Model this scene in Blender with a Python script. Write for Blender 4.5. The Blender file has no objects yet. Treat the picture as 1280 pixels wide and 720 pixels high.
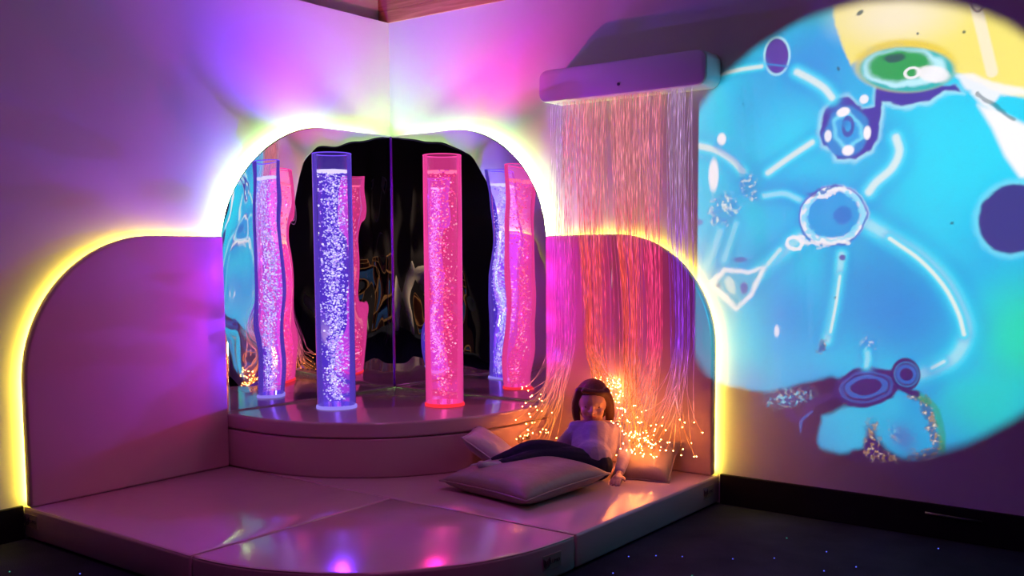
import bpy, bmesh, math, random
import numpy as np
from mathutils import Vector, Matrix, Euler, noise as mnoise

random.seed(7); rng = np.random.default_rng(11)
SC = bpy.context.scene
COL = SC.collection
PI = math.pi

# ------------------------------------------------------------------ helpers
def tag(o, label=None, cat=None, group=None, kind=None):
    if label: o['label'] = label
    if cat: o['category'] = cat
    if group: o['group'] = group
    if kind: o['kind'] = kind
    return o

def thing(name, label, cat, loc=(0, 0, 0), group=None):
    o = bpy.data.objects.new(name, None)
    COL.objects.link(o); o.location = loc; o.empty_display_size = .1
    return tag(o, label, cat, group)

def world_loc(o):
    v = Vector((0, 0, 0))
    while o is not None:
        v += Vector(o.location); o = o.parent
    return v

def obj(name, src, mat=None, parent=None, smooth=True, kind=None, label=None):
    """src: bmesh or mesh given in room coordinates; becomes one mesh object."""
    if isinstance(src, bmesh.types.BMesh):
        me = bpy.data.meshes.new(name)
        bmesh.ops.recalc_face_normals(src, faces=src.faces[:])
        src.to_mesh(me); src.free()
    else:
        me = src
    if smooth:
        me.polygons.foreach_set('use_smooth', [True] * len(me.polygons))
    o = bpy.data.objects.new(name, me)
    COL.objects.link(o)
    if parent is not None:
        me.transform(Matrix.Translation(-world_loc(parent)))
        o.parent = parent
    else:
        # origin at the middle of its base
        co = np.empty(len(me.vertices) * 3); me.vertices.foreach_get('co', co); co = co.reshape(-1, 3)
        b = Vector(((co[:, 0].min() + co[:, 0].max()) / 2, (co[:, 1].min() + co[:, 1].max()) / 2, co[:, 2].min()))
        me.transform(Matrix.Translation(-b)); o.location = b
    if mat is not None:
        me.materials.clear(); me.materials.append(mat)
    if kind: o['kind'] = kind
    if label: o['label'] = label
    return o

def sharp(o, deg=40):
    me = o.data
    me.set_sharp_from_angle(angle=math.radians(deg))
    return o

def box(bm, x0, x1, y0, y1, z0, z1):
    m = Matrix.Translation(((x0 + x1) / 2, (y0 + y1) / 2, (z0 + z1) / 2)) @ Matrix.Diagonal((x1 - x0, y1 - y0, z1 - z0, 1))
    return bmesh.ops.create_cube(bm, size=1, matrix=m)['verts']

def box_bm(*a, bevel=0, seg=2):
    bm = bmesh.new(); box(bm, *a)
    if bevel: bmesh.ops.bevel(bm, geom=bm.edges[:], offset=bevel, segments=seg, profile=.5, affect='EDGES')
    return bm

def prism(outline, axis, a, b, bevel=.0, seg=3):
    """outline: list of 2D points; extruded along axis from a to b, rim edges rounded."""
    bm = bmesh.new()
    def P(p, t):
        return {0: (t, p[0], p[1]), 1: (p[0], t, p[1]), 2: (p[0], p[1], t)}[axis]
    A = [bm.verts.new(P(p, a)) for p in outline]; B = [bm.verts.new(P(p, b)) for p in outline]
    n = len(outline)
    fa = bm.faces.new(A); fb = bm.faces.new(B)
    for i in range(n):
        bm.faces.new((A[i], A[(i + 1) % n], B[(i + 1) % n], B[i]))
    bmesh.ops.recalc_face_normals(bm, faces=bm.faces[:])
    if bevel:
        es = list(set(fa.edges) | set(fb.edges))
        # also the standing edges at real corners
        for e in bm.edges:
            if e not in es and e.calc_face_angle(0) > .6: es.append(e)
        bmesh.ops.bevel(bm, geom=es, offset=bevel, segments=seg, profile=.5, affect='EDGES', clamp_overlap=True)
    return bm

def arc(cx, cy, rx, ry, a0, a1, n):
    return [(cx + rx * math.cos(math.radians(a0 + (a1 - a0) * i / n)), cy + ry * math.sin(math.radians(a0 + (a1 - a0) * i / n))) for i in range(n + 1)]

def catmull(pts, k=8):
    P = [np.array(p, float) for p in pts]
    P = [2 * P[0] - P[1]] + P + [2 * P[-1] - P[-2]]
    out = []
    for i in range(1, len(P) - 2):
        for j in range(k):
            t = j / k
            a, b, c, d = P[i - 1:i + 3]
            out.append(tuple(.5 * (2 * b + (c - a) * t + (2 * a - 5 * b + 4 * c - d) * t * t + (3 * b - a - 3 * c + d) * t ** 3)))
    out.append(tuple(P[-2]))
    return out

def tube(bm, pts, r, n=8, cap=True, closed=False):
    """sweep a circle (radius r, or list of radii) along 3D pts"""
    pts = [Vector(p) for p in pts]; m = len(pts)
    rr = r if isinstance(r, (list, tuple)) else [r] * m
    prev = None; rings = []
    for i, p in enumerate(pts):
        if closed: t = pts[(i + 1) % m] - pts[i - 1]
        else: t = pts[min(i + 1, m - 1)] - pts[max(i - 1, 0)]
        t.normalize()
        if prev is None:
            u = t.cross(Vector((0, 0, 1)))
            if u.length < 1e-3: u = t.cross(Vector((0, 1, 0)))
        else:
            u = prev - t * prev.dot(t)
        u.normalize(); prev = u; w = t.cross(u)
        rings.append([bm.verts.new(p + (u * math.cos(2 * PI * k / n) + w * math.sin(2 * PI * k / n)) * rr[i]) for k in range(n)])
    for i in range(m if closed else m - 1):
        A, B = rings[i], rings[(i + 1) % m]
        for k in range(n): bm.faces.new((A[k], A[(k + 1) % n], B[(k + 1) % n], B[k]))
    if cap and not closed:
        bm.faces.new(rings[0][::-1]); bm.faces.new(rings[-1])

def lathe(bm, prof, cx, cy, n=48, closed=True):
    """prof: (r,z) list turned about the vertical through cx,cy"""
    rings = []
    for r, z in prof:
        rings.append([bm.verts.new((cx + r * math.cos(2 * PI * k / n), cy + r * math.sin(2 * PI * k / n), z)) for k in range(n)])
    m = len(prof)
    for i in range(m if closed else m - 1):
        A, B = rings[i], rings[(i + 1) % m]
        for k in range(n): bm.faces.new((A[k], A[(k + 1) % n], B[(k + 1) % n], B[k]))
    if not closed:
        if prof[0][0] > 1e-6: bm.faces.new(rings[0][::-1])
        if prof[-1][0] > 1e-6: bm.faces.new(rings[-1])

# ------------------------------------------------------------------ materials
def lin(c):
    return tuple((x / 12.92 if x <= .04045 else ((x + .055) / 1.055) ** 2.4) for x in [v / 255 for v in c]) + (1,)

def new_mat(name):
    m = bpy.data.materials.new(name); m.use_nodes = True
    nt = m.node_tree; nt.nodes.clear()
    out = nt.nodes.new('ShaderNodeOutputMaterial')
    return m, nt, out

def node(nt, kind, **kw):
    n = nt.nodes.new(kind)
    for k, v in kw.items():
        if k in n.inputs.keys(): n.inputs[k].default_value = v
        else: setattr(n, k, v)
    return n

def pbr(name, col, rough=.5, spec=.5, metal=0, bump=None, vary=0, coat=0, coat_rough=.1, sheen=0):
    """bump = list of (noise scale, strength, distance)"""
    m, nt, out = new_mat(name)
    b = node(nt, 'ShaderNodeBsdfPrincipled')
    b.inputs['Base Color'].default_value = col; b.inputs['Roughness'].default_value = rough
    b.inputs['Specular IOR Level'].default_value = spec; b.inputs['Metallic'].default_value = metal
    b.inputs['Coat Weight'].default_value = coat; b.inputs['Coat Roughness'].default_value = coat_rough
    b.inputs['Sheen Weight'].default_value = sheen
    tc = node(nt, 'ShaderNodeTexCoord')
    if vary:
        n = node(nt, 'ShaderNodeTexNoise'); n.inputs['Scale'].default_value = 6; n.inputs['Detail'].default_value = 5
        nt.links.new(tc.outputs['Object'], n.inputs['Vector'])
        mx = node(nt, 'ShaderNodeMix', data_type='RGBA')
        mx.inputs[6].default_value = tuple(c * (1 - vary) for c in col[:3]) + (1,)
        mx.inputs[7].default_value = tuple(min(1, c * (1 + vary)) for c in col[:3]) + (1,)
        nt.links.new(n.outputs['Fac'], mx.inputs[0]); nt.links.new(mx.outputs[2], b.inputs['Base Color'])
    last = None
    for sc, st, di in (bump or []):
        n = node(nt, 'ShaderNodeTexNoise'); n.inputs['Scale'].default_value = sc; n.inputs['Detail'].default_value = 3
        nt.links.new(tc.outputs['Object'], n.inputs['Vector'])
        bp = node(nt, 'ShaderNodeBump'); bp.inputs['Strength'].default_value = st; bp.inputs['Distance'].default_value = di
        nt.links.new(n.outputs['Fac'], bp.inputs['Height'])
        if last: nt.links.new(last.outputs[0], bp.inputs['Normal'])
        last = bp
    if last:
        nt.links.new(last.outputs[0], b.inputs['Normal'])
        if coat: nt.links.new(last.outputs[0], b.inputs['Coat Normal'])
    nt.links.new(b.outputs[0], out.inputs[0])
    return m

def emit(name, col, strength, sampled=True):
    m, nt, out = new_mat(name)
    e = node(nt, 'ShaderNodeEmission'); e.inputs[0].default_value = col; e.inputs[1].default_value = strength
    nt.links.new(e.outputs[0], out.inputs[0])
    if not sampled: m.cycles.emission_sampling = 'NONE'
    return m

def emit_attr(name, strength, sampled=True, see=0.0):
    m, nt, out = new_mat(name)
    a = node(nt, 'ShaderNodeAttribute', attribute_name='glow')
    e = node(nt, 'ShaderNodeEmission'); e.inputs[1].default_value = strength
    nt.links.new(a.outputs['Color'], e.inputs[0])
    if see:
        t = node(nt, 'ShaderNodeBsdfTransparent'); mx = node(nt, 'ShaderNodeMixShader'); mx.inputs[0].default_value = see
        nt.links.new(e.outputs[0], mx.inputs[1]); nt.links.new(t.outputs[0], mx.inputs[2]); nt.links.new(mx.outputs[0], out.inputs[0])
    else:
        nt.links.new(e.outputs[0], out.inputs[0])
    if not sampled: m.cycles.emission_sampling = 'NONE'
    return m

def clear(name, tint, vol_col, vol_strength, ior=1.3, rough=.02, skin=None):
    """clear body: tinted see-through surface with sheen and a glowing inside"""
    m, nt, out = new_mat(name)
    t = node(nt, 'ShaderNodeBsdfTransparent'); t.inputs[0].default_value = tint
    g = node(nt, 'ShaderNodeBsdfGlossy'); g.inputs['Roughness'].default_value = rough
    f = node(nt, 'ShaderNodeFresnel'); f.inputs[0].default_value = ior
    mx = node(nt, 'ShaderNodeMixShader')
    nt.links.new(f.outputs[0], mx.inputs[0]); nt.links.new(t.outputs[0], mx.inputs[1]); nt.links.new(g.outputs[0], mx.inputs[2])
    last = mx
    if skin:
        se = node(nt, 'ShaderNodeEmission'); se.inputs[0].default_value = skin[0]; se.inputs[1].default_value = skin[1]
        last = node(nt, 'ShaderNodeAddShader'); nt.links.new(mx.outputs[0], last.inputs[0]); nt.links.new(se.outputs[0], last.inputs[1])
    nt.links.new(last.outputs[0], out.inputs[0])
    if vol_strength:
        e = node(nt, 'ShaderNodeEmission'); e.inputs[0].default_value = vol_col; e.inputs[1].default_value = vol_strength
        nt.links.new(e.outputs[0], out.inputs['Volume'])
    return m
# ------------------------------------------------------------------ light levels
LED_W, LED_Y = 130.0, 42.0
TUBE_W, TUBE_GLOW, WATER_GLOW, BUBBLE = (41, 21), 3.6, (2.6, 0.9), 1.15
CORE_W = (12.5, 4.6)
FIBRE, TIPS = 1.05, 240.0
PROJ_W = 820.0
CEIL_FILL = [(3.2, -3.2, (.42, .30, 1), 1.2, 1.6), (1.0, -1.25, (.8, .5, .9), 2.2, .3)]
MAT_FILL = 46
FAR_W = 200
EXPOSURE = 0.0
M_starb = emit('blue_star', (.10, .14, 1, 1), 1.3); M_starg = emit('green_star', (.10, .75, .55, 1), .6)
# ------------------------------------------------------------------ sizes (metres; the corner of the room is the origin,
# the left wall is the plane x = 0, the right wall the plane y = 0)
WALL_H = 2.022
MAT_H = .111
TIER_H = .264
POD_H = .3228
PAD_H = 1.024
LEFT_END, RIGHT_END = 1.806, 1.697

M_wall = pbr('white_wall_paint', (.72, .70, .72, 1), .55, .3, bump=[(260, .12, .002), (3, .05, .01)], vary=.02)
M_upper = pbr('pale_upper_paint', (.62, .58, .62, 1), .7, .2, vary=.03)
M_dark = pbr('dark_room_paint', (.035, .033, .04, 1), .8, .2, vary=.05)  # darkness of the unlit room put into the colour of its unseen walls
M_base = pbr('black_baseboard', (.006, .006, .007, 1), .5, .3, vary=.2)
M_vinyl = pbr('beige_vinyl', (.58, .42, .40, 1), .3, .5, bump=[(420, .10, .001), (7, .25, .012)], vary=.03)
M_vinyl_floor = pbr('beige_vinyl_mat', (.58, .42, .42, 1), .14, .55, bump=[(420, .05, .001), (9, .16, .006)], vary=.03)
M_vinyl_top = pbr('smooth_podium_vinyl', (.58, .42, .44, 1), .10, .6, bump=[(14, .06, .003)], vary=.02)
M_seam = pbr('dark_seam', (.08, .06, .05, 1), .7)
M_label = pbr('woven_label', (.34, .28, .22, 1), .8, vary=.1)
M_ink = pbr('label_ink', (.05, .04, .05, 1), .7)
M_white_plastic = pbr('white_plastic', (.78, .76, .80, 1), .35, .4, vary=.01)
M_grey = pbr('grey_plastic', (.10, .10, .11, 1), .5)
M_led_white = emit('white_led_strip', (.56, 1.0, .30, 1), LED_W)
M_led_yellow = emit('yellow_led_strip', (1.0, .78, .07, 1), LED_Y)

# carpet
def carpet():
    m, nt, out = new_mat('navy_carpet')
    b = node(nt, 'ShaderNodeBsdfPrincipled'); b.inputs['Roughness'].default_value = .95; b.inputs['Specular IOR Level'].default_value = .1
    tc = node(nt, 'ShaderNodeTexCoord')
    n = node(nt, 'ShaderNodeTexNoise'); n.inputs['Scale'].default_value = 300; n.inputs['Detail'].default_value = 4
    n2 = node(nt, 'ShaderNodeTexNoise'); n2.inputs['Scale'].default_value = 5; n2.inputs['Detail'].default_value = 4
    ad = node(nt, 'ShaderNodeMath', operation='MULTIPLY')
    cr = node(nt, 'ShaderNodeValToRGB')
    cr.color_ramp.elements[0].position = .1; cr.color_ramp.elements[0].color = (.008, .010, .022, 1)
    cr.color_ramp.elements[1].position = .45; cr.color_ramp.elements[1].color = (.030, .038, .070, 1)
    bp = node(nt, 'ShaderNodeBump'); bp.inputs['Strength'].default_value = .7; bp.inputs['Distance'].default_value = .004
    L = nt.links.new
    L(tc.outputs['Object'], n.inputs['Vector']); L(tc.outputs['Object'], n2.inputs['Vector'])
    L(n.outputs['Fac'], ad.inputs[0]); L(n2.outputs['Fac'], ad.inputs[1]); L(ad.outputs[0], cr.inputs[0])
    L(cr.outputs[0], b.inputs['Base Color']); L(n.outputs['Fac'], bp.inputs['Height']); L(bp.outputs[0], b.inputs['Normal'])
    L(b.outputs[0], out.inputs[0])
    return m

def wood():
    m, nt, out = new_mat('varnished_pine_boards')
    b = node(nt, 'ShaderNodeBsdfPrincipled'); b.inputs['Roughness'].default_value = .4
    tc = node(nt, 'ShaderNodeTexCoord'); mp = node(nt, 'ShaderNodeMapping'); mp.inputs['Scale'].default_value = (1.2, 14, 22)
    n = node(nt, 'ShaderNodeTexNoise'); n.inputs['Scale'].default_value = 2.4; n.inputs['Detail'].default_value = 6; n.inputs['Distortion'].default_value = 1.2
    cr = node(nt, 'ShaderNodeValToRGB')
    cr.color_ramp.elements[0].position = .3; cr.color_ramp.elements[0].color = (.42, .17, .07, 1)
    cr.color_ramp.elements[1].position = .7; cr.color_ramp.elements[1].color = (.66, .34, .16, 1)
    L = nt.links.new
    L(tc.outputs['Object'], mp.inputs[0]); L(mp.outputs[0], n.inputs['Vector']); L(n.outputs['Fac'], cr.inputs[0])
    L(cr.outputs[0], b.inputs['Base Color']); L(b.outputs[0], out.inputs[0])
    return m
M_carpet, M_wood = carpet(), wood()

# ------------------------------------------------------------------ the room
X1, Y1, TOP = 6.4, -7.2, 3.0
def struct(name, bm, mat, smooth=False):
    return obj(name, bm, mat, smooth=smooth, kind='structure')
fl = struct('floor', box_bm(-.6, X1, Y1, .6, -.1, 0), M_carpet)
struct('wall_left', box_bm(-.12, 0, Y1, 0, 0, WALL_H), M_wall)
struct('wall_right', box_bm(-.12, X1, 0, .12, 0, WALL_H), M_wall)
struct('wall_upper', box_bm(-.18, -.0605, Y1, .12, WALL_H - .02, TOP), M_upper)
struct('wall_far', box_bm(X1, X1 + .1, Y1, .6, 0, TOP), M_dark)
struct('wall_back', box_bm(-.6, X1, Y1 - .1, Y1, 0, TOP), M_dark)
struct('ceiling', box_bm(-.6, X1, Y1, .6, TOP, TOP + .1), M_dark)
struct('baseboard_left', box_bm(0, .012, Y1, -LEFT_END - .002, 0, .115, bevel=.003), M_base)
struct('baseboard_right', box_bm(RIGHT_END + .004, X1, -.012, 0, 0, .115, bevel=.003), M_base)
# boarded beam that runs along the top of the right wall
bm = bmesh.new()
z = WALL_H + .0005
while z < TOP:
    vs = box(bm, -.060, X1, -.006, .12, z, min(z + .0555, TOP - .001))
    z += .057
struct('trim_1', bm, M_wood)

# points of light in the carpet
stars = [(.318, -2.012, 'g'), (.51, -1.896, 'b'), (2.03, -.614, 'b'), (2.131, -.531, 'b'), (2.239, -.371, 'b'), (2.299, -.562, 'b'),
         (2.364, -.468, 'b'), (2.516, -.128, 'b'), (2.001, -.833, 'g'), (1.821, -.725, 'b'), (1.756, -.783, 'b'), (1.892, -.684, 'b'),
         (1.60, -1.86, 'b'), (2.25, -.80, 'g'), (1.80, -.95, 'b'), (2.62, -.42, 'b'), (2.08, -.30, 'g'), (.15, -2.25, 'b')]
for k, (sx, sy, c) in enumerate(stars):
    bm = bmesh.new(); bmesh.ops.create_uvsphere(bm, u_segments=10, v_segments=6, radius=.0024, matrix=Matrix.Translation((sx, sy, .0005)))
    obj('star_light', bm, M_starb if c == 'b' else M_starg, fl)

# ------------------------------------------------------------------ labels sewn on the covers
def text_bm(txt, size):
    cu = bpy.data.curves.new('lettering', 'FONT'); cu.body = txt; cu.size = size; cu.align_x = 'LEFT'; cu.align_y = 'CENTER'
    cu.extrude = .0003; cu.resolution_u = 3
    o = bpy.data.objects.new('lettering', cu); COL.objects.link(o)
    bpy.context.view_layer.update()
    me = bpy.data.meshes.new_from_object(o.evaluated_get(bpy.context.evaluated_depsgraph_get()))
    bpy.data.objects.remove(o); bpy.data.curves.remove(cu)
    bm = bmesh.new(); bm.from_mesh(me); bpy.data.meshes.remove(me)
    return bm

def brand_label(parent, centre, right, up, w=.082, h=.044):
    c, r, u = Vector(centre), Vector(right).normalized(), Vector(up).normalized(); nrm = r.cross(u)
    F = Matrix((r, u, nrm)).transposed().to_4x4(); F.translation = c
    bm = bmesh.new()
    bmesh.ops.create_cube(bm, size=1, matrix=F @ Matrix.Diagonal((w, h, .0024, 1)))
    bmesh.ops.bevel(bm, geom=bm.edges[:], offset=.0008, segments=1, affect='EDGES')
    lab = obj('sewn_label', bm, M_label, parent, smooth=False)
    bm = text_bm('LUMO', h * .36)
    bmesh.ops.transform(bm, matrix=F @ Matrix.Translation((-w * .12, -h * .02, .0018)), verts=bm.verts[:])
    ux = -w * .30                                                 # the nested U of the emblem
    for k, rad in enumerate((.30, .19, .08)):
        ro = h * rad
        pts = [(ux - ro, h * (.32 - .09 * k)), (ux - ro, -h * .02)] + [(ux + ro * math.cos(a), -h * .02 + ro * math.sin(a)) for a in np.linspace(PI, 2 * PI, 9)[1:-1]] + [(ux + ro, -h * .02), (ux + ro, h * (.32 - .09 * k))]
        tube(bm, [F @ Vector((p[0], p[1], .0018)) for p in pts], h * .032, 6)
    obj('lettering', bm, M_ink, lab, smooth=False)

# ------------------------------------------------------------------ floor mats
def mat_thing(name, label, outline, loc):
    t = thing(name, label, 'play mat', loc, 'beige vinyl floor mats')
    bm = prism(outline, 2, .004, MAT_H, .011, 4)
    sharp(obj('cover', bm, M_vinyl_floor, t), 35)
    # stitched welt around the upper rim
    n = len(outline); c = np.mean(outline, axis=0)
    P = []
    for i in range(n):
        a, b = np.array(outline[i - 1]), np.array(outline[i]); d = np.array(outline[(i + 1) % n])
        P.append(b)
    bm = bmesh.new()
    tube(bm, [(p[0] + (c[0] - p[0]) / np.hypot(*(c - p)) * .0065, p[1] + (c[1] - p[1]) / np.hypot(*(c - p)) * .0065, MAT_H - .0032) for p in P], .0022, 6, closed=True)
    obj('piping', bm, M_vinyl, t)
    return t
SEAM_X, SEAM_Y = .936, .995
def rect(x0, x1, y0, y1, n=8):
    o = []
    for (a, b) in (((x0, y0), (x1, y0)), ((x1, y0), (x1, y1)), ((x1, y1), (x0, y1)), ((x0, y1), (x0, y0))):
        o += [(a[0] + (b[0] - a[0]) * i / n, a[1] + (b[1] - a[1]) * i / n) for i in range(n)]
    return o
g = .0015
left_mat = mat_thing('floor_mat', 'oblong beige vinyl mat lying along the left wall below the left wall pad', rect(.002, SEAM_X - g, -LEFT_END, -SEAM_Y - g), (SEAM_X / 2, -1.4, 0))
right_mat = mat_thing('floor_mat', 'long beige vinyl mat by the right wall that the child sits on', rect(.002, RIGHT_END, -SEAM_Y + g, -.002), (.85, -SEAM_Y / 2, 0))
front_arc = catmull([(SEAM_X + g, -1.806), (1.066, -1.793), (1.20, -1.757), (1.385, -1.668), (1.50, -1.563), (1.617, -1.390), (1.678, -1.216), (1.697, -1.06), (RIGHT_END, -SEAM_Y - g)], 5)
front_mat = mat_thing('floor_mat', 'front beige vinyl mat with a rounded outer edge between the two oblong mats', front_arc + [(SEAM_X + g, -SEAM_Y - g)], (1.3, -1.4, 0))
brand_label(left_mat, (.055, -LEFT_END - .0008, .068), (1, 0, 0), (0, 0, 1))
brand_label(right_mat, (RIGHT_END + .0008, -.10, .062), (0, 1, 0), (0, 0, 1))
brand_label(front_mat, (1.6935, -1.115, .060), (.0978, .9952, 0), (0, 0, 1))

# ------------------------------------------------------------------ podium
pod = [(.003, -1.0), (.13, -1.0), (.262, -.997), (.39, -.976), (.508, -.935), (.61, -.875), (.693, -.812), (.773, -.72), (.838, -.615), (.89, -.50), (.920, -.391), (.940, -.25), (.945, -.12), (.945, -.003)]
arc_out = catmull(pod, 4)
def shrink(pts, k):
    return [(p[0] * (1 - k), p[1] * (1 - k)) for p in pts]
podium = thing('podium', 'low quarter round beige vinyl podium in the corner carrying the bubble tubes', 'podium', (.4, -.4, MAT_H))
sharp(obj('base', prism(shrink(arc_out, .004) + [(.003, -.003)], 2, MAT_H, TIER_H - .003, .008, 3), M_vinyl, podium), 35)
sharp(obj('top_pad', prism(arc_out + [(.003, -.003)], 2, TIER_H, POD_H, .010, 4), M_vinyl_top, podium), 35)
a = Vector((.9345, -.235, .194))
brand_label(podium, (.9362, -.225, .199), (.10, .995, 0), (0, 0, 1), .075, .05)

# ------------------------------------------------------------------ wall pads with a light strip behind
def pad_outline(end, start, r):
    """(distance from corner, height)"""
    return [(start, MAT_H + .001), (start, PAD_H)] + arc(end - r, PAD_H - r, r, r, 90, 0, 22) + [(end, MAT_H + .001)]
def wall_pad(side, end, start, r, label):
    sx = lambda s, d: (d, -s) if side == 'left' else (s, -d)
    t = thing('wall_pad', label, 'wall pad', (*sx((end + start) / 2, .03), MAT_H), 'padded wall panels')
    ol = pad_outline(end, start, r)
    if side == 'left': bm = prism([(-p[0], p[1]) for p in ol], 0, .021, .056, .010, 4)
    else: bm = prism(ol, 1, -.021, -.056, .010, 4)
    sharp(obj('cover', bm, M_vinyl, t), 35)
    ins = [(p[0] - .016, p[1] - .016) for p in ol[1:]]
    ins = [(max(p[0], start + .004), p[1]) for p in ins]
    ins[-1] = (ins[-1][0], MAT_H + .012)
    # backing board and LED strip
    bo = [(start + .02, MAT_H + .002), (start + .02, PAD_H - .03)] + arc(end - r, PAD_H - r, r - .03, r - .03, 90, 0, 18) + [(end - .03, MAT_H + .002)]
    bm = prism([(-p[0], p[1]) for p in bo], 0, .001, .0205) if side == 'left' else prism(bo, 1, -.001, -.0205)
    obj('backing_board', bm, M_grey, t, smooth=False)
    bm = bmesh.new()
    tube(bm, [((.011, -p[0], p[1]) if side == 'left' else (p[0], -.011, p[1])) for p in ins], .0055, 8)
    obj('led_strip', bm, M_led_yellow, t, label='glowing yellow light strip')
    return t
wall_pad('left', LEFT_END, 1.002, .50, 'big beige padded panel with one rounded shoulder on the left wall')
wall_pad('right', RIGHT_END - .009, .926, .43, 'beige padded panel on the right wall behind the hanging light fibres')

# ------------------------------------------------------------------ mirrors
def mirror_mat():
    m, nt, out = new_mat('silvered_acrylic')
    b = node(nt, 'ShaderNodeBsdfPrincipled')
    b.inputs['Base Color'].default_value = (.90, .89, .92, 1); b.inputs['Metallic'].default_value = 1; b.inputs['Roughness'].default_value = .012
    nt.links.new(b.outputs[0], out.inputs[0])
    return m
M_mirror = mirror_mat()
def mirror(side, label, end, c, r):
    sgn = side == 'left'
    t = thing('mirror', label, 'mirror', (.03, -end / 2, POD_H) if sgn else (end / 2, -.03, POD_H), 'arched corner mirrors')
    ztop = 1.493
    ns, nz = 130, 150
    def top(s):
        if s <= c + 1e-9: return ztop
        q = min(1, (s - c) / (end - c)); return ztop - r + r * math.sqrt(max(0, 1 - q * q))
    ss = [.0504 + (c - .0504) * i / 50 for i in range(50)] + [c + (end - c) * math.sin(PI / 2 * i / 80) for i in range(81)]
    kb = .15 if sgn else .075
    off = 3.1 if sgn else 9.7
    def depth(s, z):
        d = .054 - kb * max(s - .5, 0) ** 2
        # ripples of the thin sheet
        q = Vector((s * 3.2 + off, z * 2.6, off))
        d += (.0055 * mnoise.noise(q) + .0022 * mnoise.noise(q * 2.3))
        d += .0007 * math.sin(z * 17 + s * 5 + off)
        k = min(1, max(0, (s - .0515) / .14)); k = k * k * (3 - 2 * k)
        return max(.019, .050 + (d - .050) * k)
    bm = bmesh.new(); front = []; 
    for s in ss:
        zt = top(s); col = []
        for i in range(nz + 1):
            z = POD_H + .001 + (zt - POD_H - .001) * i / nz
            d = depth(s, z)
            col.append(bm.verts.new((d, -s, z) if sgn else (s, -d, z)))
        front.append(col)
    for a, b in zip(front, front[1:]):
        for i in range(nz):
            vs = (a[i], b[i], b[i + 1], a[i + 1])
            try: bm.faces.new(vs)
            except ValueError: pass
    bmesh.ops.remove_doubles(bm, verts=bm.verts[:], dist=1e-5)
    # a thin sheet: give it 2 mm
    me = bpy.data.meshes.new('sheet'); bmesh.ops.recalc_face_normals(bm, faces=bm.faces[:]); bm.to_mesh(me); bm.free()
    o = obj('mirror_sheet', me, M_mirror, t)
    md = o.modifiers.new('thickness', 'SOLIDIFY'); md.thickness = .003
    md.offset = -1 if (Vector(me.polygons[200].normal)[0 if sgn else 1] > 0) == sgn else 1
    # the light strip along the edge, in front of the wall
    path = [(s, top(s) - .020) for s in ss[::3]] 
    path = [(min(s, end - .020), z) for s, z in path] + [(end - .020, ztop - r - .2 * k) for k in range(0, 4)]
    path = [(s, z) for s, z in path if z > POD_H + .05 and s > .08]
    bm = bmesh.new()
    tube(bm, [((.014, -s, z) if sgn else (s, -.014, z)) for s, z in path], .0055, 8)
    obj('led_strip', bm, M_led_white, t, label='glowing white light strip')
    return t
left_mirror = mirror('left', 'rippled arched mirror on the left wall behind the violet bubble tube', .990, .45, .54)
mirror('right', 'rippled arched mirror on the right wall behind the red bubble tube', .923, .43, .50)

M_gap = pbr('violet_acrylic_joint', (.16, .03, .30, 1), .3)  # added strip; the violet light in the mirror gap is put into its colour
obj('joint_strip', box_bm(.0485, .0535, -.0535, -.0485, POD_H + .001, 1.492, bevel=.001), M_gap, left_mirror)

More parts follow.
